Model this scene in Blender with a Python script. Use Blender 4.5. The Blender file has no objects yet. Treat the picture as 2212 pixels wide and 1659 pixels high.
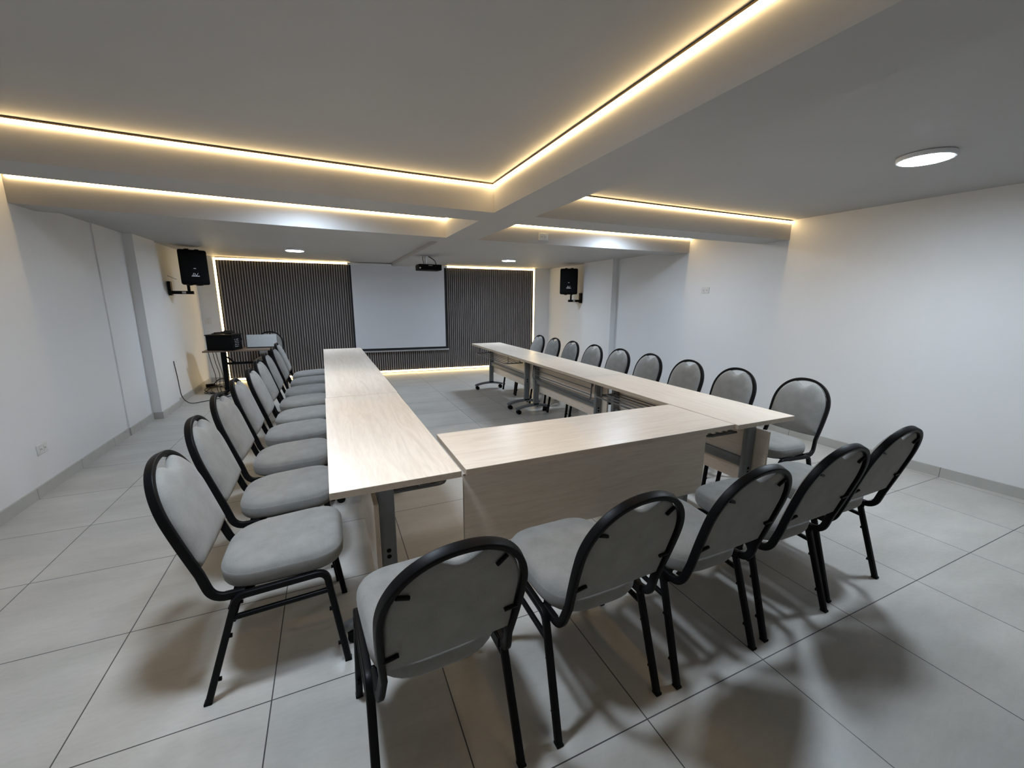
import bpy, bmesh, math, random
from mathutils import Vector, Matrix
random.seed(7)
S = bpy.context.scene
COL = S.collection
PI = math.pi

# ------------------------------------------------------------------ helpers
def link(name, bm, mat, parent=None, smooth=False, angle=None):
    me = bpy.data.meshes.new(name)
    bmesh.ops.recalc_face_normals(bm, faces=bm.faces)
    bm.to_mesh(me); bm.free()
    if smooth:
        for p in me.polygons: p.use_smooth = True
        me.set_sharp_from_angle(angle=math.radians(angle or 40))
    for m in (mat if isinstance(mat, (list, tuple)) else [mat]):
        me.materials.append(m)
    o = bpy.data.objects.new(name, me)
    COL.objects.link(o)
    if parent is not None: o.parent = parent
    return o

def thing(name, label, cat, loc=(0, 0, 0), rz=0.0, group=None):
    o = bpy.data.objects.new(name, None)
    o.empty_display_size = 0.1
    COL.objects.link(o)
    o.location = loc; o.rotation_euler = (0, 0, rz)
    return tag(o, label, cat, group)

def tag(o, label, cat, group=None):
    o['label'] = label; o['category'] = cat
    if group: o['group'] = group
    return o

def struct(o, label=None):
    o['kind'] = 'structure'
    if label: o['label'] = label
    return o

def dup(root, loc, rz, label=None, group=None):
    r = root.copy(); COL.objects.link(r)
    r.location = loc; r.rotation_euler = (0, 0, rz)
    if label: r['label'] = label
    if group: r['group'] = group
    for ch in list(root.children):
        c = ch.copy(); COL.objects.link(c); c.parent = r
        for g in list(ch.children):
            d = g.copy(); COL.objects.link(d); d.parent = c
    return r

def box(bm, x0, x1, y0, y1, z0, z1, bevel=0.0, seg=2, M=None):
    vs = [bm.verts.new((x, y, z)) for x in (x0, x1) for y in (y0, y1) for z in (z0, z1)]
    idx = [(0, 1, 3, 2), (4, 6, 7, 5), (0, 4, 5, 1), (2, 3, 7, 6), (0, 2, 6, 4), (1, 5, 7, 3)]
    fs = [bm.faces.new([vs[i] for i in f]) for f in idx]
    if bevel > 0:
        es = list({e for f in fs for e in f.edges})
        r = bmesh.ops.bevel(bm, geom=es, offset=bevel, segments=seg, affect='EDGES', profile=0.5)
        vs = list({v for f in r['faces'] for v in f.verts} | {v for v in vs if v.is_valid})
    if M is not None:
        bmesh.ops.transform(bm, matrix=M, verts=[v for v in vs if v.is_valid])
    return vs

def boxm(x0, x1, y0, y1, z0, z1, bevel=0.0, seg=2):
    bm = bmesh.new(); box(bm, x0, x1, y0, y1, z0, z1, bevel, seg); return bm

def fillet(pts, r, n=6, closed=False):
    """round the corners of a polyline"""
    P = [Vector(p) for p in pts]; out = []
    N = len(P)
    for i in range(N):
        if not closed and i in (0, N - 1):
            out.append(P[i]); continue
        a, b, c = P[i - 1], P[i], P[(i + 1) % N]
        ri = r[i] if isinstance(r, (list, tuple)) else r
        u = (a - b); v = (c - b)
        lu, lv = u.length, v.length
        if ri <= 1e-6 or lu < 1e-9 or lv < 1e-9:
            out.append(b); continue
        u.normalize(); v.normalize()
        ang = u.angle(v)
        if ang > PI - 0.02:
            out.append(b); continue
        d = min(ri / math.tan(ang / 2), lu * 0.48, lv * 0.48)
        p0 = b + u * d; p1 = b + v * d
        for k in range(n + 1):
            t = k / n
            out.append(p0 * (1 - t) ** 2 + b * 2 * t * (1 - t) + p1 * t * t)
    return out

def circ(r, n=10, sx=1.0, sy=1.0):
    return [(r * sx * math.cos(2 * PI * k / n), r * sy * math.sin(2 * PI * k / n)) for k in range(n)]

def rrect(w, h, r, n=3):
    out = []
    for cx_, cy_, a0 in ((w / 2 - r, h / 2 - r, 0), (-w / 2 + r, h / 2 - r, 90), (-w / 2 + r, -h / 2 + r, 180), (w / 2 - r, -h / 2 + r, 270)):
        for k in range(n + 1):
            a = math.radians(a0 + 90 * k / n)
            out.append((cx_ + r * math.cos(a), cy_ + r * math.sin(a)))
    return out

def sweep(bm, pts, prof, up=None, closed=False, cap=True):
    """profile (u along 'up', v along side) swept along pts; up = fixed normal or None for parallel transport"""
    P = [Vector(p) for p in pts]
    N = len(P)
    T = []
    for i in range(N):
        if closed:
            t = (P[(i + 1) % N] - P[i]).normalized() + (P[i] - P[i - 1]).normalized()
        elif i == 0: t = P[1] - P[0]
        elif i == N - 1: t = P[-1] - P[-2]
        else: t = (P[i + 1] - P[i]).normalized() + (P[i] - P[i - 1]).normalized()
        T.append(t.normalized())
    rings = []
    n0 = None
    for i in range(N):
        t = T[i]
        if up is not None:
            n = Vector(up); n = (n - t * n.dot(t)).normalized()
        else:
            if n0 is None:
                n0 = t.orthogonal()
            n = (n0 - t * n0.dot(t)).normalized(); n0 = n
        b = t.cross(n)
        k = 1.0
        if 0 < i < N - 1 or closed:
            a = (P[i] - P[i - 1]).normalized()
            c = max(0.5, a.dot(t)); k = 1.0 / c
        rings.append([bm.verts.new(P[i] + n * u + b * (v * k)) for u, v in prof])
    m = len(prof)
    rng = range(N) if closed else range(N - 1)
    for i in rng:
        A, B = rings[i], rings[(i + 1) % N]
        for j in range(m):
            bm.faces.new((A[j], A[(j + 1) % m], B[(j + 1) % m], B[j]))
    if cap and not closed:
        bm.faces.new(rings[0]); bm.faces.new(list(reversed(rings[-1])))
    return rings

def cyl(bm, c, axis, r, h, n=20, r2=None):
    """cylinder from c along axis vector, length h"""
    ax = Vector(axis).normalized(); a = ax.orthogonal().normalized(); b = ax.cross(a)
    c = Vector(c); r2 = r if r2 is None else r2
    A = [bm.verts.new(c + (a * math.cos(2 * PI * k / n) + b * math.sin(2 * PI * k / n)) * r) for k in range(n)]
    B = [bm.verts.new(c + ax * h + (a * math.cos(2 * PI * k / n) + b * math.sin(2 * PI * k / n)) * r2) for k in range(n)]
    for k in range(n):
        bm.faces.new((A[k], A[(k + 1) % n], B[(k + 1) % n], B[k]))
    bm.faces.new(A); bm.faces.new(B)

def catmull(pts, n=8):
    P = [Vector(p) for p in pts]; out = []
    for i in range(len(P) - 1):
        p0 = P[max(i - 1, 0)]; p1 = P[i]; p2 = P[i + 1]; p3 = P[min(i + 2, len(P) - 1)]
        for k in range(n):
            t = k / n
            out.append(0.5 * ((2 * p1) + (p2 - p0) * t + (2 * p0 - 5 * p1 + 4 * p2 - p3) * t * t + (3 * p1 - p0 - 3 * p2 + p3) * t ** 3))
    out.append(P[-1]); return out

# ------------------------------------------------------------------ materials
def nodes(name):
    m = bpy.data.materials.new(name); m.use_nodes = True
    nt = m.node_tree
    return m, nt, nt.nodes['Principled BSDF']

def N(nt, t, **kw):
    n = nt.nodes.new(t)
    for k, v in kw.items():
        if k in n.inputs.keys(): n.inputs[k].default_value = v
        else: setattr(n, k, v)
    return n

def plain(name, col, rough=0.5, metal=0.0, spec=0.5, var=0.04, scale=30.0, bump=0.0, bscale=200.0):
    """a colour with a faint procedural mottling and optional fine bump"""
    m, nt, b = nodes(name)
    tc = N(nt, 'ShaderNodeTexCoord')
    nz = N(nt, 'ShaderNodeTexNoise', Scale=scale, Detail=3.0)
    nt.links.new(tc.outputs['Object'], nz.inputs['Vector'])
    r = N(nt, 'ShaderNodeValToRGB')
    r.color_ramp.elements[0].position = 0.3; r.color_ramp.elements[1].position = 0.7
    r.color_ramp.elements[0].color = tuple(c * (1 - var) for c in col) + (1,)
    r.color_ramp.elements[1].color = tuple(min(1, c * (1 + var)) for c in col) + (1,)
    nt.links.new(nz.outputs['Fac'], r.inputs['Fac'])
    nt.links.new(r.outputs['Color'], b.inputs['Base Color'])
    b.inputs['Roughness'].default_value = rough
    b.inputs['Metallic'].default_value = metal
    b.inputs['Specular IOR Level'].default_value = spec
    if bump:
        n2 = N(nt, 'ShaderNodeTexNoise', Scale=bscale, Detail=2.0)
        nt.links.new(tc.outputs['Object'], n2.inputs['Vector'])
        bp = N(nt, 'ShaderNodeBump', Strength=bump, Distance=0.002)
        nt.links.new(n2.outputs['Fac'], bp.inputs['Height'])
        nt.links.new(bp.outputs['Normal'], b.inputs['Normal'])
    return m

def emit(name, col, strength, base=(0.8, 0.8, 0.8), focus=0.0):
    m, nt, b = nodes(name)
    tc = N(nt, 'ShaderNodeTexCoord'); nz = N(nt, 'ShaderNodeTexNoise', Scale=40.0)
    nt.links.new(tc.outputs['Object'], nz.inputs['Vector'])
    mp = N(nt, 'ShaderNodeMapRange'); mp.inputs['To Min'].default_value = strength * 0.97; mp.inputs['To Max'].default_value = strength * 1.03
    nt.links.new(nz.outputs['Fac'], mp.inputs['Value'])
    out = mp.outputs['Result']
    if focus:      # prismatic diffuser: beam narrower than a plain Lambert emitter
        g = N(nt, 'ShaderNodeNewGeometry'); d = N(nt, 'ShaderNodeVectorMath', operation='DOT_PRODUCT')
        nt.links.new(g.outputs['Normal'], d.inputs[0]); nt.links.new(g.outputs['Incoming'], d.inputs[1])
        pw_ = N(nt, 'ShaderNodeMath', operation='POWER', use_clamp=False); pw_.inputs[1].default_value = focus
        ab = N(nt, 'ShaderNodeMath', operation='ABSOLUTE'); nt.links.new(d.outputs['Value'], ab.inputs[0])
        nt.links.new(ab.outputs[0], pw_.inputs[0])
        ml = N(nt, 'ShaderNodeMath', operation='MULTIPLY'); nt.links.new(pw_.outputs[0], ml.inputs[0]); nt.links.new(out, ml.inputs[1])
        out = ml.outputs[0]
    nt.links.new(out, b.inputs['Emission Strength'])
    b.inputs['Base Color'].default_value = base + (1,)
    b.inputs['Emission Color'].default_value = col + (1,)
    return m

M = {}
M['wall'] = plain('wall_paint', (0.735, 0.735, 0.735), 0.55, var=0.012, scale=2.2, bump=0.08, bscale=60, spec=0.3)
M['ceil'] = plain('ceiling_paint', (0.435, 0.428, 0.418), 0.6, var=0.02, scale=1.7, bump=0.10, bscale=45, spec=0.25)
M['black'] = plain('black_enamel', (0.0045, 0.0045, 0.005), 0.42, spec=0.12, var=0.1)
M['blackplastic'] = plain('black_plastic', (0.005, 0.005, 0.005), 0.65, spec=0.08, var=0.1)
M['grey'] = plain('grey_enamel', (0.19, 0.20, 0.205), 0.42, metal=0.25, var=0.03)
M['greyrod'] = plain('grey_rod', (0.13, 0.135, 0.14), 0.4, metal=0.4, var=0.03)
M['white'] = plain('white_plastic', (0.66, 0.66, 0.64), 0.45, var=0.02)
M['dark'] = plain('dark_slot', (0.05, 0.05, 0.05), 0.6)
M['mark'] = plain('pale_print', (0.62, 0.63, 0.66), 0.5, var=0.02)
M['screen'] = plain('screen_fabric', (0.66, 0.66, 0.68), 0.75, var=0.01, scale=3)
M['screenborder'] = plain('screen_border', (0.006, 0.006, 0.007), 0.7)
M['alu'] = plain('aluminium', (0.55, 0.55, 0.56), 0.35, metal=0.8, var=0.02)
M['channel'] = plain('strip_channel', (0.25, 0.17, 0.08), 0.5, metal=0.2)
M['lampshell'] = plain('lamp_shell', (0.75, 0.76, 0.78), 0.4, var=0.01)
M['pan'] = plain('seat_pan_board', (0.012, 0.012, 0.012), 0.6)
M['palepanel'] = plain('pale_panel', (0.44, 0.45, 0.44), 0.5, var=0.03)
M['deskwood'] = plain('brown_laminate', (0.17, 0.115, 0.08), 0.45, var=0.15, scale=8)
M['cable'] = plain('cable_sheath', (0.015, 0.012, 0.012), 0.5)
M['palecable'] = plain('grey_cable', (0.42, 0.40, 0.39), 0.5)
M['lens'] = plain('lens_glass', (0.5, 0.52, 0.55), 0.1)
M['warm'] = emit('warm_led', (1.0, 0.70, 0.34), 26.0)
M['warmpanel'] = emit('warm_led_bright', (1.0, 0.72, 0.33), 14.0)
M['cool'] = emit('cool_diffuser', (0.80, 0.93, 1.07), 265.0, focus=0.3)
M['cool1'] = emit('cool_diffuser_near', (0.80, 0.93, 1.09), 235.0, focus=0.3)
M['cool2'] = emit('cool_diffuser_weaker', (0.78, 0.93, 1.12), 165.0, focus=0.3)
M['cool3'] = emit('cool_diffuser_far', (0.78, 0.93, 1.12), 235.0, focus=0.3)

def fabric():
    m, nt, b = nodes('grey_upholstery')
    tc = N(nt, 'ShaderNodeTexCoord')
    nz = N(nt, 'ShaderNodeTexNoise', Scale=420.0, Detail=2.0)
    nt.links.new(tc.outputs['Object'], nz.inputs['Vector'])
    n2 = N(nt, 'ShaderNodeTexNoise', Scale=14.0, Detail=3.0)
    nt.links.new(tc.outputs['Object'], n2.inputs['Vector'])
    mx = N(nt, 'ShaderNodeMath', operation='ADD')
    nt.links.new(nz.outputs['Fac'], mx.inputs[0]); nt.links.new(n2.outputs['Fac'], mx.inputs[1])
    r = N(nt, 'ShaderNodeValToRGB')
    r.color_ramp.elements[0].position = 0.35; r.color_ramp.elements[0].color = (0.205, 0.201, 0.190, 1)
    r.color_ramp.elements[1].position = 0.68; r.color_ramp.elements[1].color = (0.285, 0.279, 0.264, 1)
    hf = N(nt, 'ShaderNodeMath', operation='MULTIPLY'); hf.inputs[1].default_value = 0.5
    nt.links.new(mx.outputs[0], hf.inputs[0]); nt.links.new(hf.outputs[0], r.inputs['Fac'])
    nt.links.new(r.outputs['Color'], b.inputs['Base Color'])
    b.inputs['Roughness'].default_value = 0.9
    b.inputs['Specular IOR Level'].default_value = 0.2
    b.inputs['Sheen Weight'].default_value = 0.15
    bp = N(nt, 'ShaderNodeBump', Strength=0.25, Distance=0.001)
    nt.links.new(nz.outputs['Fac'], bp.inputs['Height']); nt.links.new(bp.outputs['Normal'], b.inputs['Normal'])
    return m
M['fabric'] = fabric()

def wood(name, c0, c1, rough=0.32):
    m, nt, b = nodes(name)
    tc = N(nt, 'ShaderNodeTexCoord')
    mp = N(nt, 'ShaderNodeMapping'); mp.inputs['Scale'].default_value = (1.3, 14.0, 14.0)
    nt.links.new(tc.outputs['Object'], mp.inputs['Vector'])
    oi = N(nt, 'ShaderNodeObjectInfo')
    off = N(nt, 'ShaderNodeVectorMath', operation='ADD')
    nt.links.new(mp.outputs['Vector'], off.inputs[0]); nt.links.new(oi.outputs['Location'], off.inputs[1])
    w = N(nt, 'ShaderNodeTexNoise', Scale=1.6, Detail=6.0, Roughness=0.62, Distortion=1.6)
    nt.links.new(off.outputs[0], w.inputs['Vector'])
    f = N(nt, 'ShaderNodeTexNoise', Scale=9.0, Detail=4.0, Roughness=0.6)
    nt.links.new(off.outputs[0], f.inputs['Vector'])
    ad = N(nt, 'ShaderNodeMath', operation='MULTIPLY_ADD'); ad.inputs[1].default_value = 0.4
    nt.links.new(f.outputs['Fac'], ad.inputs[0]); nt.links.new(w.outputs['Fac'], ad.inputs[2])
    r = N(nt, 'ShaderNodeValToRGB')
    r.color_ramp.elements[0].position = 0.48; r.color_ramp.elements[0].color = c0 + (1,)
    r.color_ramp.elements[1].position = 0.80; r.color_ramp.elements[1].color = c1 + (1,)
    nt.links.new(ad.outputs[0], r.inputs['Fac'])
    nt.links.new(r.outputs['Color'], b.inputs['Base Color'])
    b.inputs['Roughness'].default_value = rough
    b.inputs['Specular IOR Level'].default_value = 0.45
    bp = N(nt, 'ShaderNodeBump', Strength=0.04, Distance=0.001)
    nt.links.new(f.outputs['Fac'], bp.inputs['Height']); nt.links.new(bp.outputs['Normal'], b.inputs['Normal'])
    return m
M['wood'] = wood('pale_maple_laminate', (0.70, 0.60, 0.495), (0.815, 0.715, 0.605))
M['edge'] = wood('maple_edge_band', (0.42, 0.345, 0.265), (0.50, 0.415, 0.325), 0.45)

TX0, TY0, TS = 0.907, 0.8652, 0.6
def floor_mat(name, grout=True):
    m, nt, b = nodes(name)
    tc = N(nt, 'ShaderNodeTexCoord')
    mp = N(nt, 'ShaderNodeMapping')
    mp.inputs['Location'].default_value = (-TX0, -TY0, 0)
    nt.links.new(tc.outputs['Object'], mp.inputs['Vector'])
    br = N(nt, 'ShaderNodeTexBrick', offset=0.0, squash=1.0)
    br.inputs['Scale'].default_value = 1.0
    br.inputs['Brick Width'].default_value = TS; br.inputs['Row Height'].default_value = TS
    br.inputs['Mortar Size'].default_value = 0.0022; br.inputs['Mortar Smooth'].default_value = 0.1
    br.inputs['Color1'].default_value = (0.93, 0.93, 0.93, 1); br.inputs['Color2'].default_value = (1, 1, 1, 1)
    nt.links.new(mp.outputs['Vector'], br.inputs['Vector'])
    m2 = N(nt, 'ShaderNodeMapping'); m2.inputs['Scale'].default_value = (1.0, 2.6, 1.0); m2.inputs['Rotation'].default_value = (0, 0, 0.25)
    nt.links.new(tc.outputs['Object'], m2.inputs['Vector'])
    n1 = N(nt, 'ShaderNodeTexNoise', Scale=1.6, Detail=7.0, Roughness=0.62)
    nt.links.new(m2.outputs['Vector'], n1.inputs['Vector'])
    n2 = N(nt, 'ShaderNodeTexNoise', Scale=26.0, Detail=5.0, Roughness=0.7)
    nt.links.new(m2.outputs['Vector'], n2.inputs['Vector'])
    ad = N(nt, 'ShaderNodeMath', operation='MULTIPLY_ADD'); ad.inputs[1].default_value = 0.35
    nt.links.new(n2.outputs['Fac'], ad.inputs[0]); nt.links.new(n1.outputs['Fac'], ad.inputs[2])
    r = N(nt, 'ShaderNodeValToRGB')
    r.color_ramp.elements[0].position = 0.42; r.color_ramp.elements[0].color = (0.395, 0.38, 0.345, 1)
    r.color_ramp.elements[1].position = 0.88; r.color_ramp.elements[1].color = (0.535, 0.515, 0.475, 1)
    nt.links.new(ad.outputs[0], r.inputs['Fac'])
    mul = N(nt, 'ShaderNodeMix', data_type='RGBA', blend_type='MULTIPLY'); mul.inputs['Factor'].default_value = 1.0
    nt.links.new(r.outputs['Color'], mul.inputs['A']); nt.links.new(br.outputs['Color'], mul.inputs['B'])
    last = mul.outputs['Result']
    gm = N(nt, 'ShaderNodeMix', data_type='RGBA')
    nt.links.new(br.outputs['Fac'], gm.inputs['Factor']); nt.links.new(last, gm.inputs['A'])
    gm.inputs['B'].default_value = (0.055, 0.055, 0.055, 1)
    nt.links.new(gm.outputs['Result'], b.inputs['Base Color'])
    rr = N(nt, 'ShaderNodeMapRange'); rr.inputs['To Min'].default_value = 0.30; rr.inputs['To Max'].default_value = 0.42
    nt.links.new(n1.outputs['Fac'], rr.inputs['Value']); nt.links.new(rr.outputs['Result'], b.inputs['Roughness'])
    b.inputs['Specular IOR Level'].default_value = 0.4
    bp = N(nt, 'ShaderNodeBump', Strength=0.5, Distance=0.002, invert=True)
    nt.links.new(br.outputs['Fac'], bp.inputs['Height']); nt.links.new(bp.outputs['Normal'], b.inputs['Normal'])
    return m
M['floor'] = floor_mat('porcelain_floor_tiles')

def base_mat():
    m, nt, b = nodes('porcelain_skirting')
    tc = N(nt, 'ShaderNodeTexCoord')
    n1 = N(nt, 'ShaderNodeTexNoise', Scale=5.0, Detail=6.0)
    nt.links.new(tc.outputs['Object'], n1.inputs['Vector'])
    r = N(nt, 'ShaderNodeValToRGB')
    r.color_ramp.elements[0].color = (0.36, 0.355, 0.325, 1); r.color_ramp.elements[1].color = (0.50, 0.495, 0.465, 1)
    nt.links.new(n1.outputs['Fac'], r.inputs['Fac'])
    # joints every 0.6 m along Y
    sp = N(nt, 'ShaderNodeSeparateXYZ'); nt.links.new(tc.outputs['Object'], sp.inputs['Vector'])
    a = N(nt, 'ShaderNodeMath', operation='ADD'); a.inputs[1].default_value = 12.0 - TY0 + 0.0
    nt.links.new(sp.outputs['Y'], a.inputs[0])
    mo = N(nt, 'ShaderNodeMath', operation='MODULO'); mo.inputs[1].default_value = 0.6
    nt.links.new(a.outputs[0], mo.inputs[0])
    lt = N(nt, 'ShaderNodeMath', operation='LESS_THAN'); lt.inputs[1].default_value = 0.004
    nt.links.new(mo.outputs[0], lt.inputs[0])
    mx = N(nt, 'ShaderNodeMix', data_type='RGBA'); mx.inputs['B'].default_value = (0.12, 0.12, 0.11, 1)
    nt.links.new(lt.outputs[0], mx.inputs['Factor']); nt.links.new(r.outputs['Color'], mx.inputs['A'])
    nt.links.new(mx.outputs['Result'], b.inputs['Base Color'])
    b.inputs['Roughness'].default_value = 0.4
    return m
M['base'] = base_mat()

def slat_mat():
    m, nt, b = nodes('fluted_slat_finish')
    tc = N(nt, 'ShaderNodeTexCoord')
    mp = N(nt, 'ShaderNodeMapping'); mp.inputs['Scale'].default_value = (60, 60, 1.5)
    nt.links.new(tc.outputs['Object'], mp.inputs['Vector'])
    n1 = N(nt, 'ShaderNodeTexNoise', Scale=3.0, Detail=5.0)
    nt.links.new(mp.outputs['Vector'], n1.inputs['Vector'])
    r = N(nt, 'ShaderNodeValToRGB')
    r.color_ramp.elements[0].position = 0.3; r.color_ramp.elements[0].color = (0.18, 0.157, 0.148, 1)
    r.color_ramp.elements[1].position = 0.75; r.color_ramp.elements[1].color = (0.37, 0.33, 0.315, 1)
    nt.links.new(n1.outputs['Fac'], r.inputs['Fac']); nt.links.new(r.outputs['Color'], b.inputs['Base Color'])
    b.inputs['Roughness'].default_value = 0.6
    return m
M['slat'] = slat_mat()
M['slatback'] = plain('slat_groove', (0.022, 0.019, 0.018), 0.8)

# ------------------------------------------------------------------ room shell
def yback(x): return 8.40 - 0.0607 * x
YN = -2.0
LEFT = [(-2.01, YN), (-2.012, 3.0), (-2.024, 5.43), (-2.012, 5.43), (-2.014, 6.08), (-1.925, 6.08), (-1.922, 6.72), (-1.965, 6.72), (-1.955, yback(-1.955))]
RIGHT = [(4.66, YN), (4.61, 1.0), (4.545, 1.75), (4.505, 2.7), (4.505, 5.77), (4.395, 5.77), (4.395, 6.62), (4.50, 6.62), (4.50, yback(4.50))]
WH = 2.42

def wall(name, pts, out):
    """solid wall following a plan polyline, thickened to the side 'out'"""
    bm = bmesh.new()
    A = []; B = []
    far = [(x + out[0], y + out[1]) for x, y in (pts[0], pts[-1])]
    ring = list(pts) + [far[1], far[0]]
    lo = [bm.verts.new((x, y, -0.0)) for x, y in ring]; hi = [bm.verts.new((x, y, WH)) for x, y in ring]
    n = len(ring)
    for i in range(n):
        bm.faces.new((lo[i], lo[(i + 1) % n], hi[(i + 1) % n], hi[i]))
    bm.faces.new(lo); bm.faces.new(hi)
    return struct(link(name, bm, M['wall']))

wall('wall_left', LEFT, (-0.25, 0))
wall('wall_right', RIGHT, (0.25, 0))
wall('wall_far', [(-2.2, yback(-2.2)), (4.75, yback(4.75))], (0, 0.25))
wall('wall_near', [(-2.2, YN), (4.9, YN)], (0, -0.25))
bm = bmesh.new(); box(bm, -2.3, 4.9, YN - 0.2, 9.0, -0.12, 0.0)
struct(link('floor', bm, M['floor']))

def skirt(name, pts, nrm, h=0.082, t=0.012):
    bm = bmesh.new()
    P = [Vector((x, y, 0)) for x, y in pts]
    lo = []; 
    rings = []
    n = len(P)
    for i in range(n):
        # offset towards the room along averaged normal of the neighbouring segments
        ns = []
        for a, b2 in ((i - 1, i), (i, i + 1)):
            if 0 <= a and b2 < n:
                d = (P[b2] - P[a]).normalized()
                ns.append(Vector((d.y, -d.x, 0)) * nrm)
        v = sum(ns, Vector())
        if len(ns) == 2:
            v = (ns[0] + ns[1]); v = v / max(0.3, (1 + ns[0].dot(ns[1])))
        q = P[i] + v * t
        back = P[i] - v * 0.002
        rings.append([bm.verts.new((back.x, back.y, 0)), bm.verts.new((q.x, q.y, 0)), bm.verts.new((q.x, q.y, h)), bm.verts.new((back.x, back.y, h))])
    for i in range(n - 1):
        for j in range(4):
            bm.faces.new((rings[i][j], rings[i][(j + 1) % 4], rings[i + 1][(j + 1) % 4], rings[i + 1][j]))
    bm.faces.new(rings[0]); bm.faces.new(rings[-1])
    return struct(link(name, bm, M['base']))
skirt('baseboard_left', LEFT, 1)
skirt('baseboard_right', RIGHT, -1)
skirt('baseboard_far', [(-1.955, yback(-1.955)), (-1.70, yback(-1.70))], 1)
skirt('baseboard_far.001', [(4.15, yback(4.15)), (4.5, yback(4.5))], 1)

# ceiling: coffers between beams
ZB, ZC, ZR = 2.0495, 2.246, 2.097
BX0, BX1 = 1.160, 1.498
BEAM1 = (2.947, 3.281); BEAM2 = (4.281, 4.60); BEAM0 = (-0.75, -0.40)
def sag(x):
    return 0.034 * ((1.3 - x) / 3.28) ** 2 if x < 1.3 else 0.014 * ((x - 1.3) / 3.2) ** 2
def level(x, y):
    if BX0 < x < BX1: return ZB
    for a, b2 in (BEAM0, BEAM1, BEAM2):
        if a < y < b2: return ZB
    return ZR if y > BEAM2[1] else ZC
def build_ceiling():
    xs = sorted(set([-2.2 + 0.28 * k for k in range(0, 12)] + [BX0, BX1] + [1.8 + 0.31 * k for k in range(0, 10)] + [4.8]))
    ys = [YN - 0.1, BEAM0[0], BEAM0[1], BEAM1[0], BEAM1[1], BEAM2[0], BEAM2[1], 9.0]
    bm = bmesh.new(); cache = {}
    def V(x, y, z):
        k = (round(x, 4), round(y, 4), round(z, 4))
        if k not in cache: cache[k] = bm.verts.new((x, y, z + sag(x)))
        return cache[k]
    nx, ny = len(xs) - 1, len(ys) - 1
    L = [[level((xs[i] + xs[i + 1]) / 2, (ys[j] + ys[j + 1]) / 2) for j in range(ny)] for i in range(nx)]
    for i in range(nx):
        for j in range(ny):
            z = L[i][j]
            bm.faces.new((V(xs[i], ys[j], z), V(xs[i + 1], ys[j], z), V(xs[i + 1], ys[j + 1], z), V(xs[i], ys[j + 1], z)))
            if i + 1 < nx and L[i + 1][j] != z:
                z2 = L[i + 1][j]; x = xs[i + 1]
                bm.faces.new((V(x, ys[j], z), V(x, ys[j + 1], z), V(x, ys[j + 1], z2), V(x, ys[j], z2)))
            if j + 1 < ny and L[i][j + 1] != z:
                z2 = L[i][j + 1]; y = ys[j + 1]
                bm.faces.new((V(xs[i], y, z), V(xs[i + 1], y, z), V(xs[i + 1], y, z2), V(xs[i], y, z2)))
    # slab above so that the ceiling is closed from outside
    top = 2.44
    for i in range(nx):
        for j in range(ny):
            vs = [(xs[i], ys[j]), (xs[i + 1], ys[j]), (xs[i + 1], ys[j + 1]), (xs[i], ys[j + 1])]
            ks = []
            for x, y in vs:
                k = ('t', round(x, 4), round(y, 4))
                if k not in cache: cache[k] = bm.verts.new((x, y, top))
                ks.append(cache[k])
            bm.faces.new(ks)
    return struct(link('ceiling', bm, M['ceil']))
build_ceiling()

# slatted panel on the far wall
ANG = math.atan(-0.0607)
panel_org = Vector((-1.66, yback(-1.66), 0))
PW = (4.115 + 1.66) / math.cos(ANG)
pan = thing('slat_panel', 'dark grey-brown fluted slat panel covering the far wall behind the screen', 'wall panel', panel_org, ANG)
bm = bmesh.new(); box(bm, 0, PW, -0.012, -0.002, 0.045, 2.068)
link('backing_board', bm, M['slatback'], pan)
bm = bmesh.new(); pitch = 0.0415; k = 0
while 0.03 + k * pitch + 0.024 < PW - 0.02:
    x = 0.03 + k * pitch
    vs = []
    for z in (0.05, 2.062):
        vs.append([bm.verts.new((x + a, b2, z)) for a, b2 in ((0, -0.011), (0.002, -0.026), (0.008, -0.030), (0.016, -0.030), (0.022, -0.026), (0.024, -0.011))])
    n = 6
    for i in range(n): bm.faces.new((vs[0][i], vs[0][(i + 1) % n], vs[1][(i + 1) % n], vs[1][i]))
    bm.faces.new(vs[0]); bm.faces.new(vs[1])
    k += 1
link('slats', bm, M['slat'], pan)

def strip(name_label, pts, up, w=0.010, t=0.012, chan=0.006, mat='warm', chan_side=1, follow=False):
    """LED strip: emitting profile with a thin channel on one side; pts along, 'up' is the direction of the channel"""
    P = [Vector(p) for p in pts]
    t0 = thing('light_strip', name_label, 'light strip', P[0])
    Q = [p - P[0] for p in P]
    bm = bmesh.new(); sweep(bm, Q, [(w / 2, t / 2), (w / 2, -t / 2), (-w / 2, -t / 2), (-w / 2, t / 2)], up=up)
    link('diffuser', bm, M[mat], t0)
    bm = bmesh.new()
    u = Vector(up).normalized() * (w / 2 + chan / 2) * chan_side
    sweep(bm, [q + u for q in Q], [(chan / 2, t / 2 + 0.001), (chan / 2, -t / 2 - 0.001), (-chan / 2, -t / 2 - 0.001), (-chan / 2, t / 2 + 0.001)], up=up)
    link('channel', bm, M['channel'], t0)
    return t0

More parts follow.
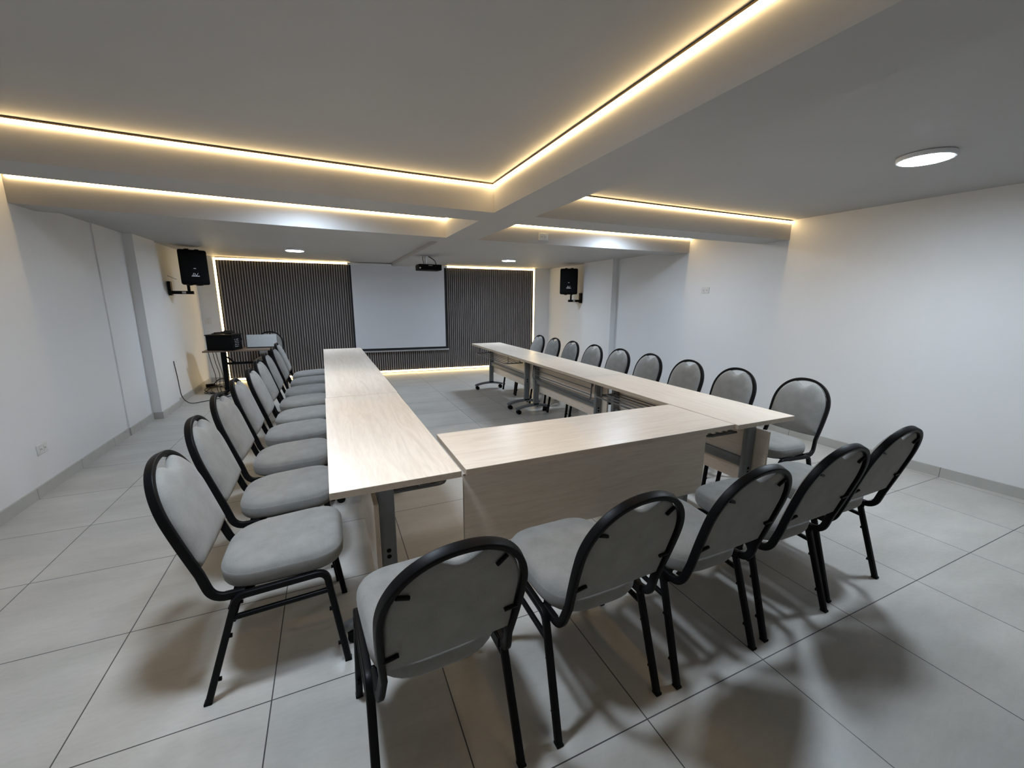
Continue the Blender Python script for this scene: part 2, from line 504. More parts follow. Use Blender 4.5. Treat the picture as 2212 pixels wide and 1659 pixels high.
def cx(a, b2, y, z, n=12):
    return [(a + (b2 - a) * k / n, y, z + sag(a + (b2 - a) * k / n)) for k in range(n + 1)]
ZL = 2.229
o = 0.007
p1 = cx(-2.0, BX0 - o, BEAM1[0] - o, ZL) + [(BX0 - o, y, ZL + sag(BX0)) for y in (2.0, 1.0, 0.0, BEAM0[1] + 0.01)]
strip('long warm light strip turning the corner of the nearest ceiling recess', p1, (0, 0, 1), chan=0.007)
p2 = cx(-2.0, BX0 - o, BEAM2[0] - o, ZL) + [(BX0 - o, y, ZL + sag(BX0)) for y in (3.8, BEAM1[1] + 0.01)]
strip('warm light strip in the second ceiling recess, above the left table row', p2, (0, 0, 1), chan=0.007)
strip('warm light strip on the first cross beam, right of the long beam', cx(BX1 + 0.002, 4.50, BEAM1[0] - o, ZL), (0, 0, 1), chan=0.007)
strip('warm light strip on the second cross beam, above a beam-mounted outlet', cx(BX1 + 0.002, 4.50, BEAM2[0] - o, ZL), (0, 0, 1), chan=0.007)
ef = Vector((math.cos(ANG), math.sin(ANG), 0)); en = Vector((math.sin(ANG), -math.cos(ANG), 0))
def pw(u, d, z): return panel_org + ef * u + en * d + Vector((0, 0, z))
kw = dict(w=0.031, t=0.012, chan=0.004, mat='warmpanel')
strip('upright warm light strip edging the slat panel, behind the side desk', [pw(-0.012, 0.010, 0.03), pw(-0.012, 0.010, 2.09)], ef, chan_side=-1, **kw)
strip('upright warm light strip edging the slat panel, beside the right loudspeaker', [pw(PW + 0.012, 0.010, 0.03), pw(PW + 0.012, 0.010, 2.085)], ef, chan_side=1, **kw)
strip('horizontal warm light strip along the slat panel top, from left loudspeaker to screen', [pw(0.0, 0.010, 2.084), pw(2.08, 0.010, 2.078)], (0, 0, 1), chan_side=1, **kw)
strip('horizontal warm light strip along the slat panel top, beside the projector', [pw(3.885, 0.010, 2.078), pw(PW, 0.010, 2.078)], (0, 0, 1), chan_side=1, **kw)
strip('horizontal warm light strip along the floor under the slat panel', [pw(0.0, 0.010, 0.028), pw(PW, 0.010, 0.028)], (0, 0, 1), chan_side=-1, **kw)

# ceiling lamps
def lamp(label, x, y, z, r=0.125, mat='cool'):
    t = thing('ceiling_light', label, 'ceiling light', (x, y, z), 0, 'round ceiling lights')
    bm = bmesh.new()
    prof = [(r * 0.96, 0.0), (r + 0.004, -0.003), (r + 0.004, -0.022), (r, -0.027), (r * 0.93, -0.027)]
    n = 48; rings = []
    for rr, zz in prof:
        rings.append([bm.verts.new((rr * math.cos(2 * PI * k / n), rr * math.sin(2 * PI * k / n), zz)) for k in range(n)])
    for a, b2 in zip(rings, rings[1:]):
        for k in range(n): bm.faces.new((a[k], a[(k + 1) % n], b2[(k + 1) % n], b2[k]))
    bm.faces.new(rings[0])
    link('housing', bm, M['lampshell'], t, True)
    bm = bmesh.new()
    c = [[bm.verts.new((rr * math.cos(2 * PI * k / n), rr * math.sin(2 * PI * k / n), zz)) for k in range(n)] for rr, zz in ((r * 0.935, -0.0265), (r * 0.90, -0.0285))]
    for a, b2 in zip(c, c[1:]):
        for k in range(n): bm.faces.new((a[k], a[(k + 1) % n], b2[(k + 1) % n], b2[k]))
    bm.faces.new(c[-1])
    link('diffuser', bm, M[mat], t)
    return t
lamp('round white lamp just above the photo edge in the nearest left ceiling recess', -0.25, 1.395, ZC + sag(-0.25), mat='cool1')
lamp('large glowing round lamp in the nearest right ceiling bay', 3.19, 1.37, ZC + sag(3.19))
lamp('round lamp hidden by the first beam, above the left table row', -0.14, 3.84, ZC + sag(-0.14), mat='cool2')
lamp('round lamp barely showing past the first beam, above the right table row', 3.18, 3.90, ZC + sag(3.2), mat='cool2')
lamp('small glowing round lamp on the far ceiling, left of the screen', -0.355, 6.62, ZR + sag(-0.355), 0.118, 'cool3')
lamp('small glowing round lamp on the far ceiling, right of the projector', 2.83, 6.52, ZR + sag(2.83), 0.118, 'cool3')

# ------------------------------------------------------------------ chairs
def ring_mesh(bm, rings, cap0=True, cap1=True):
    n = len(rings[0])
    R = [[bm.verts.new(p) for p in r] for r in rings]
    for a, b2 in zip(R, R[1:]):
        for k in range(n): bm.faces.new((a[k], a[(k + 1) % n], b2[(k + 1) % n], b2[k]))
    if cap0: bm.faces.new(R[0])
    if cap1: bm.faces.new(R[-1])
    return R

RECL = math.radians(17.0)
BZ0, BY0 = 0.43, -0.195               # pivot of the reclined back plane
def backpt(u, v, d=0.0):
    """u sideways, v up along the reclined back, d forward"""
    return Vector((u, BY0 - v * math.sin(RECL) + d * math.cos(RECL), BZ0 + v * math.cos(RECL) + d * math.sin(RECL)))
VTOP = (0.884 - BZ0) / math.cos(RECL)
def arch(half, vb, vt, vc, hb, n=28):
    """open arch from bottom-left over the top to bottom-right: half width, bottom v, top v, spring v, bottom half width"""
    pts = []
    m = 6
    for k in range(m):
        t = k / m
        pts.append((-(hb + (half - hb) * math.sin(t * PI / 2)), vb + (vc - vb) * t))
    for k in range(n + 1):
        a = PI - PI * k / n
        c, s_ = math.cos(a), math.sin(a)
        e = 0.92
        pts.append((half * math.copysign(abs(c) ** e, c), vc + (vt - vc) * abs(s_) ** e))
    for k in range(m - 1, -1, -1):
        t = k / m
        pts.append(((hb + (half - hb) * math.sin(t * PI / 2)), vb + (vc - vb) * t))
    return pts

def make_chair(label, group):
    t = thing('banquet_chair', label, 'chair', (0, 0, 0), 0, group)
    # --- seat cushion
    def outline(sc, z, crown=0.0):
        W1, W0, L0, L1 = 0.207, 0.188, -0.176, 0.248
        P = fillet([(-W0, L0, 0), (W0, L0, 0), (W1, L1, 0), (-W1, L1, 0)], [0.15, 0.15, 0.12, 0.12], 9, True)
        c = Vector((0, 0.035, 0))
        out = []
        for p in P:
            q = c + (p - c) * sc
            out.append(Vector((q.x, q.y + 0.0, z + 0.012 * (q.y / 0.25))))
        return out
    bm = bmesh.new()
    rings = [outline(0.90, 0.409), outline(0.965, 0.410), outline(0.99, 0.420), outline(1.0, 0.440), outline(1.0, 0.458), outline(0.994, 0.4635), outline(0.990, 0.4645),
             outline(0.984, 0.467), outline(0.965, 0.475), outline(0.93, 0.482), outline(0.87, 0.488), outline(0.76, 0.4935), outline(0.60, 0.4975), outline(0.40, 0.500), outline(0.2, 0.501)]
    ring_mesh(bm, rings)
    link('seat', bm, M['fabric'], t, True, 60)
    bm = bmesh.new(); ring_mesh(bm, [outline(0.86, 0.399), outline(0.89, 0.399), outline(0.91, 0.405), outline(0.91, 0.4095)])
    link('seat_pan', bm, M['pan'], t, True)
    # --- back cushion
    AH, HB, VC = 0.187, 0.172, 0.262
    VB, VT = 0.083, VTOP - 0.022
    base = arch(AH - 0.012, VB, VT, VC, HB + 0.002, 40)
    bl, brr = base[0], base[-1]
    bottom = []
    nb = 12
    for k in range(1, nb):
        x = brr[0] + (bl[0] - brr[0]) * k / nb
        bottom.append((x, VB - 0.006 * (1 - (2 * k / nb - 1) ** 2)))
    loop = base + bottom
    def notch(p):
        u, v = p
        if abs(u) < 0.075 and v > VC:
            d = 0.042 * 0.5 * (1 + math.cos(PI * u / 0.075))
            return (u, v - d)
        return p
    loopn = [notch(p) for p in loop]
    C0 = (0.0, 0.25)
    def ring(sc, d):
        w = 1.0 if sc > 0.9 else max(0.0, (sc - 0.35) / 0.55) ** 1.5
        out = []
        for a, b2 in zip(loop, loopn):
            u = (1 - w) * a[0] + w * b2[0]; v = (1 - w) * a[1] + w * b2[1]
            out.append(backpt(C0[0] + (u - C0[0]) * sc, C0[1] + (v - C0[1]) * sc, d))
        return out
    bm = bmesh.new()
    rings = [ring(0.25, -0.004), ring(0.6, -0.004), ring(0.955, -0.004), ring(0.985, -0.002), ring(0.99, 0.002), ring(1.0, 0.005), ring(1.0, 0.010), ring(0.99, 0.017), ring(0.965, 0.023),
             ring(0.92, 0.029), ring(0.84, 0.035), ring(0.70, 0.040), ring(0.5, 0.044), ring(0.25, 0.046)]
    ring_mesh(bm, rings)
    link('backrest', bm, M['fabric'], t, True, 70)
    # --- arched back tube with J feet, one bent tube
    ap = arch(AH + 0.000, 0.06, VTOP - 0.011, VC, HB + 0.004, 44)
    path = [backpt(u, v) for u, v in ap]
    Lf = [Vector((-0.186, -0.085, 0.392)), Vector((-0.186, -0.183, 0.390))]
    Rf = [Vector((0.186, -0.183, 0.390)), Vector((0.186, -0.085, 0.392))]
    full = fillet([Lf[0], Lf[1], path[0] + Vector((0, 0, 0.0))], [0, 0.07, 0], 7)[:-1] + path + list(reversed(fillet([Rf[1], Rf[0], path[-1]], [0, 0.07, 0], 7)[:-1]))
    bm = bmesh.new()
    # frame: transport a normal that is the back-plane normal for the arch
    P = full; n = len(P)
    prof = rrect(0.029, 0.018, 0.004, 3)
    rings = []
    prev = None
    for i in range(n):
        tt = ((P[min(i + 1, n - 1)] - P[i]).normalized() if i < n - 1 else Vector()) + ((P[i] - P[i - 1]).normalized() if i > 0 else Vector())
        tt.normalize()
        side = Vector((1, 0, 0))
        nb_ = Vector((0, -math.cos(RECL), -math.sin(RECL)))
        # v axis: for arch = outward in-plane, u axis = plane normal
        if prev is None:
            u = Vector((0, 0, -1)); 
        else: u = prev
        u = (u - tt * u.dot(tt)).normalized(); prev = u
        v = tt.cross(u)
        rings.append([P[i] + u * a + v * b2 for a, b2 in prof])
    ring_mesh(bm, rings)
    bf = link('back_frame', bm, M['black'], t, True, 35)
    # small screw tabs behind the back panel
    for (u, v, du, dv) in ((-0.150, 0.370, 0.030, -0.012), (0.118, 0.405, -0.024, -0.026), (-0.178, 0.145, 0.038, 0.008), (0.180, 0.185, -0.038, -0.004)):
        bm = bmesh.new()
        a = backpt(u, v, -0.010); b2 = backpt(u + du, v + dv, -0.010)
        sweep(bm, [a, a * 0.5 + b2 * 0.5, b2], circ(0.0055, 8), up=(0, 1, 0))
        link('screw_tab', bm, M['black'], bf, True)
    # --- legs, rails, stretchers
    for s in (-1, 1):
        def X(v): return v * s
        tube = rrect(0.024, 0.024, 0.006, 3)
        bm = bmesh.new()
        sweep(bm, [Vector((X(0.201), -0.050, 0.394)), Vector((X(0.201), 0.105, 0.402))], tube, up=(1, 0, 0))
        link('seat_rail', bm, M['black'], t, True)
        bm = bmesh.new()
        fl = fillet([(X(0.201), 0.104, 0.402), (X(0.201), 0.180, 0.406), (X(0.212), 0.232, 0.001)], [0, 0.062, 0], 8)
        sweep(bm, fl, tube, up=(s, 0, 0.0))
        lf = link('leg', bm, M['black'], t, True)
        bm2 = bmesh.new()
        rl = fillet([(X(0.201), -0.049, 0.394), (X(0.201), -0.112, 0.391), (X(0.212), -0.236, 0.001)], [0, 0.055, 0], 8)
        sweep(bm2, rl, tube, up=(s, 0, 0.0))
        lr = link('leg', bm2, M['black'], t, True)
        # stacking bumpers on each leg
        for (leg, ya, yb_, sgn) in ((lf, 0.185, 0.232, -1), (lr, -0.118, -0.236, 1)):
            for zz in (0.245, 0.085):
                f = 1 - zz / 0.385
                yy = ya + (yb_ - ya) * f
                xx = X(0.202 + 0.010 * f)
                bm3 = bmesh.new(); cyl(bm3, (xx, yy + sgn * 0.010, zz), (0, sgn, 0.0), 0.0075, 0.012, 10)
                link('bumper', bm3, M['blackplastic'], leg, True)
            bm3 = bmesh.new(); yy = yb_; box(bm3, X(0.212) - 0.0128, X(0.212) + 0.0128, yy - 0.0128, yy + 0.0128, 0.0, 0.009, 0.002)
            link('foot_cap', bm3, M['blackplastic'], leg)
        bm = bmesh.new()
        sweep(bm, [Vector((X(0.204), -0.130, 0.312)), Vector((X(0.204), 0.188, 0.328))], rrect(0.018, 0.018, 0.006, 3), up=(1, 0, 0))
        link('stretcher', bm, M['black'], t, True)
        bm = bmesh.new()      # gusset joining back tube and rail
        box(bm, X(0.176) - 0.004, X(0.176) + 0.004, -0.150, -0.060, 0.368, 0.404, 0.003)
        link('gusset', bm, M['black'], t)
    bm = bmesh.new()
    for yy, zz in ((-0.07, 0.386), (0.10, 0.393)):
        sweep(bm, [Vector((-0.198, yy, zz)), Vector((0.198, yy, zz))], circ(0.010, 10), up=(0, 0, 1))
    link('cross_bars', bm, M['black'], t, True)
    return t

ORD = ['nearest', 'second', 'third', 'fourth', 'fifth', 'sixth', 'seventh', 'eighth', 'farthest']
left_c = [(-0.262, 1.755), (-0.287, 2.28), (-0.305, 2.81), (-0.305, 3.32), (-0.285, 3.785), (-0.305, 4.325), (-0.304, 4.845), (-0.292, 5.40), (-0.304, 5.93)]
right_c = [(2.815, 1.79), (2.775, 2.30), (2.785, 2.82), (2.775, 3.33), (2.765, 3.81), (2.75, 4.30), (2.745, 4.82), (2.755, 5.33), (2.77, 5.84)]
front_c = [(0.222, 1.138, 0.05), (0.79, 1.158, 0.02), (1.305, 1.155, 0.01), (1.815, 1.165, 0.0), (2.32, 1.20, 0.01)]
chair0 = None
used = False
def put_chair(x, y, rz, label, group):
    global chair0
    if chair0 is None:
        chair0 = make_chair(label, group)
        chair0.location = (x, y, 0); chair0.rotation_euler = (0, 0, rz)
        return chair0
    return dup(chair0, (x, y, 0), rz, label, group)
for i, (x, y) in enumerate(left_c):
    w = ORD[i]
    lab = {0: 'grey padded chair at the near end of the left table row, fully visible',
           8: 'grey padded chair at the far end of the left table row'}.get(i, 'grey padded chair along the left table row, %s from the near end' % w)
    put_chair(x, y, -PI / 2 + 0.02 * math.sin(i * 2.3), lab, 'chairs along the left table row')
for i, (x, y) in enumerate(right_c):
    lab = {0: 'grey padded chair at the near end of the right table row, its seat showing',
           8: 'grey padded chair at the far end of the right table row'}.get(i, 'grey padded chair along the right table row, %s from the near end' % ORD[i])
    put_chair(x, y, PI / 2 + 0.02 * math.sin(i * 1.7), lab, 'chairs along the right table row')
FL = ['grey chair seen from behind at the front table, leftmost and closest to the viewer',
      'grey chair seen from behind at the front table, second from the left',
      'grey chair seen from behind at the front table, third and middle one',
      'grey chair seen from behind at the front table, fourth from the left',
      'grey chair seen from behind at the front table, rightmost near the right wall']
for (x, y, a), lab in zip(front_c, FL):
    put_chair(x, y, a, lab, 'chairs at the front table')
put_chair(-0.93, 7.82, PI + 0.05, 'grey padded chair behind the side desk, half hidden by a pale panel', 'chairs behind the side desk')

# ------------------------------------------------------------------ folding tables
TL_, TW_, TH_ = 1.5970, 0.4964, 0.74
def make_table(label, group, shelf='flat'):
    """origin at floor under the left end of the seat side; x along the length, seat side at y = 0, inner side at y = TW_"""
    t = thing('folding_table', label, 'table', (0, 0, 0), 0, group)
    bm = bmesh.new(); box(bm, 0, TL_, 0, TW_, TH_ - 0.028, TH_, 0.0015, 1)
    for f in bm.faces:
        if abs(f.normal.z) < 0.5: f.material_index = 1
    link('tabletop', bm, [M['wood'], M['edge']], t)
    yc = TW_ / 2 - 0.042
    bm = bmesh.new(); box(bm, 0.035, TL_ - 0.035, yc - 0.056, yc - 0.038, 0.268, 0.643, 0.001, 1)
    for f in bm.faces:
        if abs(f.normal.y) < 0.5: f.material_index = 1
    link('modesty_panel', bm, [M['wood'], M['edge']], t)
    bm = bmesh.new(); box(bm, 0.13, TL_ - 0.13, yc - 0.014, yc + 0.014, 0.384, 0.446, 0.006)
    link('crossbar', bm, M['grey'], t, True)
    for e in (0, 1):
        X = (lambda v: v) if e == 0 else (lambda v: TL_ - v)
        xs = sorted((X(0.112), X(0.152)))
        bm = bmesh.new(); box(bm, xs[0], xs[1], yc - 0.034, yc + 0.034, 0.118, 0.700, 0.008)
        leg = link('leg', bm, M['grey'], t, True)
        bm = bmesh.new(); box(bm, xs[0] - 0.003, xs[1] + 0.003, yc - 0.037, yc + 0.037, 0.104, 0.122, 0.004)
        link('collar', bm, M['blackplastic'], leg)
        bm = bmesh.new()
        xm = X(0.132)
        sd = -1 if e == 0 else 1
        pts = []
        for k in range(13):
            u = k / 12; yy = TW_ / 2 - 0.235 + 0.47 * u
            pts.append(Vector((xm, yy, 0.068 + 0.036 * (1 - (2 * u - 1) ** 2))))
        sweep(bm, pts, rrect(0.034, 0.044, 0.011, 3), up=(0, 0, 1))
        link('foot', bm, M['grey'], leg, True)
        for yy in (TW_ / 2 - 0.20, TW_ / 2 + 0.20):
            bm = bmesh.new()
            cyl(bm, (xm - 0.024, yy, 0.028), (1, 0, 0), 0.028, 0.020, 18)
            cyl(bm, (xm + 0.004, yy, 0.028), (1, 0, 0), 0.028, 0.020, 18)
            cyl(bm, (xm, yy, 0.022), (0, 0, 1), 0.009, 0.046, 10)
            link('caster', bm, M['blackplastic'], leg, True)
        for zz in (0.388, 0.360):
            bm = bmesh.new(); xo = xs[0] if e == 0 else xs[1]
            cyl(bm, (xo - sd * 0.002, yc, zz), (sd, 0, 0), 0.0095, 0.003, 14)
            link('bolt_hole', bm, M['blackplastic'], leg)
        # folding bracket under the top
        bm = bmesh.new(); box(bm, min(X(0.155), X(0.175)), max(X(0.155), X(0.175)), yc - 0.02, yc + 0.06, 0.655, TH_ - 0.029, 0.004)
        link('hinge_bracket', bm, M['greyrod'], leg)
    # wire shelf
    ws = thing_part('wire_shelf', t)
    bm = bmesh.new()
    x0, x1 = (0.20, TL_ - 0.20) if shelf == 'flat' else (0.162, TL_ - 0.162)
    y0, y1, z0 = yc + 0.03, TW_ - 0.008, 0.605
    loop = fillet([(x0, y0, z0), (x0, y1, z0), (x1, y1, z0), (x1, y0, z0)], [0, 0.05, 0.05, 0], 6)
    def mapp(p):
        if shelf == 'flat': return Vector(p)
        # swung down: the far edge hangs below the hinge line
        d = p[1] - y0
        return Vector((p[0], yc + 0.052 + 0.06 * d, 0.690 - d * 0.92))
    sweep(bm, [mapp(p) for p in loop], circ(0.0072, 8))
    for k in range(1, 4):
        yy = y0 + (y1 - y0) * k / 4.0
        sweep(bm, [mapp((x0, yy, z0)), mapp((x1, yy, z0))], circ(0.0056, 8))
    sweep(bm, [mapp((x0, y0, z0)), mapp((x1, y0, z0))], circ(0.0045, 8))
    if shelf == 'flat':
        for xx in (x0 + 0.03, x1 - 0.03):
            sweep(bm, [Vector((xx, y0, z0 - 0.004)), Vector((xx, y1, z0 - 0.004))], circ(0.0045, 8))
            for yy in (y0 + 0.03, y1 - 0.05):
                box(bm, xx - 0.010, xx + 0.010, yy - 0.002, yy + 0.002, z0 - 0.006, TH_ - 0.0285)
    else:
        for xx in (x0 + 0.0, x1 - 0.0):
            box(bm, xx - 0.003, xx + 0.003, yc + 0.040, yc + 0.060, 0.60, TH_ - 0.0285)
    finish_part(ws, bm, M['greyrod'])
    return t
def thing_part(name, parent):
    me = bpy.data.meshes.new(name); o = bpy.data.objects.new(name, me); COL.objects.link(o); o.parent = parent
    return o
def finish_part(o, bm, mat):
    bmesh.ops.recalc_face_normals(bm, faces=bm.faces)
    bm.to_mesh(o.data); bm.free(); o.data.materials.append(mat)
    for p in o.data.polygons: p.use_smooth = True
    o.data.set_sharp_from_angle(angle=math.radians(40))

GT = 'pale folding tables set in a U'
LX, LY, LR = -0.0459, 1.5074, 0.0116
RX, RY, RR = 2.0745, 1.5059, -0.0025
def along(x, y, rot, d, w=0.0):
    # rot: small yaw of the row whose length runs along +y
    return (x - math.sin(rot) * d + math.cos(rot) * w, y + math.cos(rot) * d + math.sin(rot) * w, 0)
# left row: seat side faces -x. local x -> -y (so that local y = +x): rz = -90, origin at far seat corner
tA = make_table('pale wood folding table at the near end of the left row', GT)
STEP = 1.6035
tA.location = along(LX, LY, LR, TL_); tA.rotation_euler = (0, 0, -PI / 2 + LR)
dup(tA, along(LX, LY, LR, STEP + TL_, 0.004), -PI / 2 + LR, 'pale wood folding table in the middle of the left row', GT)
dup(tA, along(LX, LY, LR, 2 * STEP + TL_, 0.002), -PI / 2 + LR, 'pale wood folding table at the far end of the left row, before the slat panel', GT)
# right row: seat side faces +x: local y = -x, local x = +y: rz = +90, origin at near seat corner
dup(tA, along(RX, RY, RR, 0, TW_), PI / 2 + RR, 'pale wood folding table at the near end of the right row', GT)
dup(tA, along(RX, RY, RR, 2 * STEP, TW_ + 0.0), PI / 2 + RR, 'pale wood folding table at the far end of the right row, beside the floor strip', GT)
tB = make_table('pale wood folding table in the middle of the right row, wire shelf hanging down', GT, 'down')
tB.location = along(RX, RY, RR, STEP, TW_ + 0.002); tB.rotation_euler = (0, 0, PI / 2 + RR)
dup(tA, (0.4711, 1.5192, 0), 0.0042 - 0.0004, 'pale wood folding table closing the near side, wide front panel facing the viewer', GT)

# ------------------------------------------------------------------ projection screen, projector
sc = thing('projection_screen', 'white pull-down projection screen in front of the dark slat panel', 'screen', pw(2.075, 0.075, 0), ANG)
SWD, SB, ST = 1.79, 0.455, 2.055
bm = boxm(0, SWD, -0.002, 0.0, SB, ST); link('border', bm, M['screenborder'], sc)
bm = boxm(0.035, SWD - 0.035, -0.004, -0.0022, SB + 0.045, ST - 0.002); link('screen_surface', bm, M['screen'], sc)
bm = boxm(-0.012, SWD + 0.03, -0.014, 0.010, SB - 0.028, SB + 0.002, 0.004); link('bottom_bar', bm, M['alu'], sc)
bm = boxm(-0.02, SWD + 0.02, -0.045, 0.035, ST - 0.006, ST + 0.034, 0.006); link('roller_case', bm, M['wall'], sc)

pj = thing('ceiling_projector', 'black projector hanging from the long ceiling beam before the screen', 'projector', (1.385, 6.12, ZB + sag(1.385)), 0.0)
bm = bmesh.new(); box(bm, -0.165, 0.165, -0.13, 0.13, -0.205, -0.125, 0.012, 3)
for k in range(7):
    box(bm, 0.02 + 0.017 * k, 0.028 + 0.017 * k, -0.133, -0.12, -0.19, -0.145)
body = link('body', bm, M['blackplastic'], pj, True)
bm = bmesh.new(); cyl(bm, (-0.11, 0.125, -0.165), (0, 1, 0), 0.032, 0.02, 24); link('lens', bm, M['lens'], body, True)
bm = bmesh.new(); cyl(bm, (-0.148, -0.128, -0.178), (0, -1, 0), 0.011, 0.006, 16); link('port_cap', bm, M['mark'], body)
bm = boxm(-0.03, 0.03, -0.132, -0.1295, -0.146, -0.138); link('badge', bm, M['palecable'], body)
bm = bmesh.new(); cyl(bm, (-0.045, 0, -0.118), (0, 0, 1), 0.019, 0.112, 16); box(bm, -0.10, 0.01, -0.05, 0.05, -0.010, 0.0, 0.002); box(bm, -0.09, 0.03, -0.06, 0.06, -0.127, -0.116, 0.003)
link('mount', bm, M['alu'], pj, True)
bm = bmesh.new(); sweep(bm, catmull([(-0.015, -0.02, -0.002), (0.03, -0.06, -0.035), (0.07, -0.10, -0.075), (0.085, -0.12, -0.13)]), circ(0.006, 8)); link('cable', bm, M['cable'], pj, True)
bm = bmesh.new(); sweep(bm, catmull([(-0.075, 0.0, -0.002), (-0.08, -0.01, -0.05), (-0.066, 0.0, -0.118)]), circ(0.004, 8)); link('cable', bm, M['cable'], pj, True)

# ------------------------------------------------------------------ loudspeakers and brackets
def speaker(label, loc, rz, w=0.33, h=0.455, d=0.27):
    """front faces local -y; loc is the middle of the bottom"""
    t = thing('loudspeaker', label, 'loudspeaker', loc, rz, 'wall loudspeakers')
    bm = bmesh.new()
    F = [(-w / 2, -d / 2), (w / 2, -d / 2), (w / 2 * 0.62, d / 2), (-w / 2 * 0.62, d / 2)]
    P = fillet([(x, y, 0) for x, y in F], [0.03, 0.03, 0.04, 0.04], 5, True)
    rings = []
    for z, s_ in ((0.0, 0.90), (0.006, 0.96), (0.022, 1.0), (h * 0.5, 1.0), (h - 0.022, 1.0), (h - 0.006, 0.96), (h, 0.90)):
        rings.append([Vector((p.x * s_, p.y * s_, z)) for p in P])
    ring_mesh(bm, rings)
    # ridges on top and bottom edges
    for x in (-0.055, 0.055):
        box(bm, x - 0.022, x + 0.022, -d / 2 + 0.012, d / 2 - 0.06, h - 0.002, h + 0.010, 0.004)
        box(bm, x - 0.022, x + 0.022, -d / 2 + 0.012, d / 2 - 0.06, -0.010, 0.002, 0.004)
    cab = link('cabinet', bm, M['blackplastic'], t, True, 50)
    bm = bmesh.new()
    P2 = fillet([(-w / 2 + 0.02, 0, 0.03), (w / 2 - 0.02, 0, 0.03), (w / 2 - 0.02, 0, h - 0.03), (-w / 2 + 0.02, 0, h - 0.03)], 0.03, 6, True)
    ring_mesh(bm, [[Vector((p.x, -d / 2 + 0.002, p.z)) for p in P2], [Vector((p.x, -d / 2 - 0.006, p.z)) for p in P2], [Vector((p.x * 0.97, -d / 2 - 0.011, (p.z - h / 2) * 0.97 + h / 2)) for p in P2]])
    gr = link('grille', bm, plain_grille, t, True)
    bm = bmesh.new()
    y0, y1 = -d / 2 - 0.0135, -d / 2 - 0.0105
    zc = 0.118
    # slanted strokes over a flat base bar, as on the grille
    def stroke(xa, za, xb, zb_, wd):
        vs = []
        for y in (y0, y1):
            vs.append([bm.verts.new((xa - wd / 2, y, za)), bm.verts.new((xa + wd / 2, y, za)), bm.verts.new((xb + wd / 2, y, zb_)), bm.verts.new((xb - wd / 2, y, zb_))])
        for k in range(4): bm.faces.new((vs[0][k], vs[0][(k + 1) % 4], vs[1][(k + 1) % 4], vs[1][k]))
        bm.faces.new(vs[0]); bm.faces.new(vs[1])
    stroke(-0.030, zc, -0.018, zc + 0.034, 0.007)
    stroke(-0.012, zc, -0.004, zc + 0.032, 0.006)
    stroke(0.010, zc, -0.010, zc + 0.030, 0.006)
    stroke(0.012, zc + 0.002, 0.030, zc + 0.034, 0.007)
    box(bm, -0.044, 0.044, y0, y1, zc - 0.012, zc)
    link('logo', bm, M['mark'], gr)
    bm = bmesh.new(); box(bm, -0.013, 0.013, y0, y1, 0.206, 0.216)
    link('badge', bm, M['mark'], gr)
    return t
plain_grille = plain('speaker_grille', (0.004, 0.004, 0.0045), 0.7, spec=0.15, var=0.3, scale=900, bump=0.4, bscale=900)
def bracket(label, wall_pt, arm_len, sgn, zlow, ztop, post_h):
    """wall plate at wall_pt, arm towards sgn*x"""
    x, y = wall_pt
    t = thing('speaker_bracket', label, 'bracket', (x, y, zlow), 0, 'loudspeaker wall brackets')
    bm = boxm(min(0, sgn * 0.035), max(0, sgn * 0.035), -0.035, 0.035, 0, ztop - zlow, 0.003); link('wall_plate', bm, M['black'], t)
    bm = bmesh.new(); a, b2 = sorted((sgn * 0.02, sgn * arm_len)); box(bm, a, b2, -0.022, 0.022, 0.018, 0.062, 0.003)
    arm = link('arm', bm, M['black'], t)
    bm = bmesh.new(); c = sgn * arm_len * 0.62; box(bm, c - 0.022, c + 0.022, -0.0235, -0.0215, 0.026, 0.054); link('sticker', bm, M['palecable'], arm)
    bm = bmesh.new(); cyl(bm, (sgn * (arm_len - 0.05), 0, 0.05), (0, 0, 1), 0.018, post_h - 0.05, 14); link('post', bm, M['black'], t, True)
    return t
bracket('black wall bracket holding the loudspeaker left of the screen', (-1.955, 7.10), 0.275, 1, 1.468, 1.655, 0.135)
speaker('black loudspeaker on the left wall bracket, beside the upright light strip', (-1.655, 7.08, 1.613), math.radians(24))
bracket('black wall bracket holding the loudspeaker on the right wall', (4.50, 6.84), 0.285, -1, 1.385, 1.575, 0.150)
speaker('black loudspeaker on the right wall bracket, above the far right chairs', (4.20, 6.82, 1.545), math.radians(-33), 0.34, 0.465)
bm = bmesh.new(); sweep(bm, catmull([(-1.953, 7.12, 1.73), (-1.90, 7.10, 1.705), (-1.84, 7.06, 1.68)]), circ(0.004, 8))
tag(link('speaker_wire', bm, M['palecable']), 'thin pale wire from the left wall to the left loudspeaker', 'wire')
bm = bmesh.new(); sweep(bm, [Vector((4.492, 6.66, 2.09)), Vector((4.492, 6.66, 1.62))], circ(0.007, 8), up=(1, 0, 0))
tag(link('wall_cable', bm, M['palecable']), 'thin grey cable running down the right wall beside the loudspeaker', 'cable')

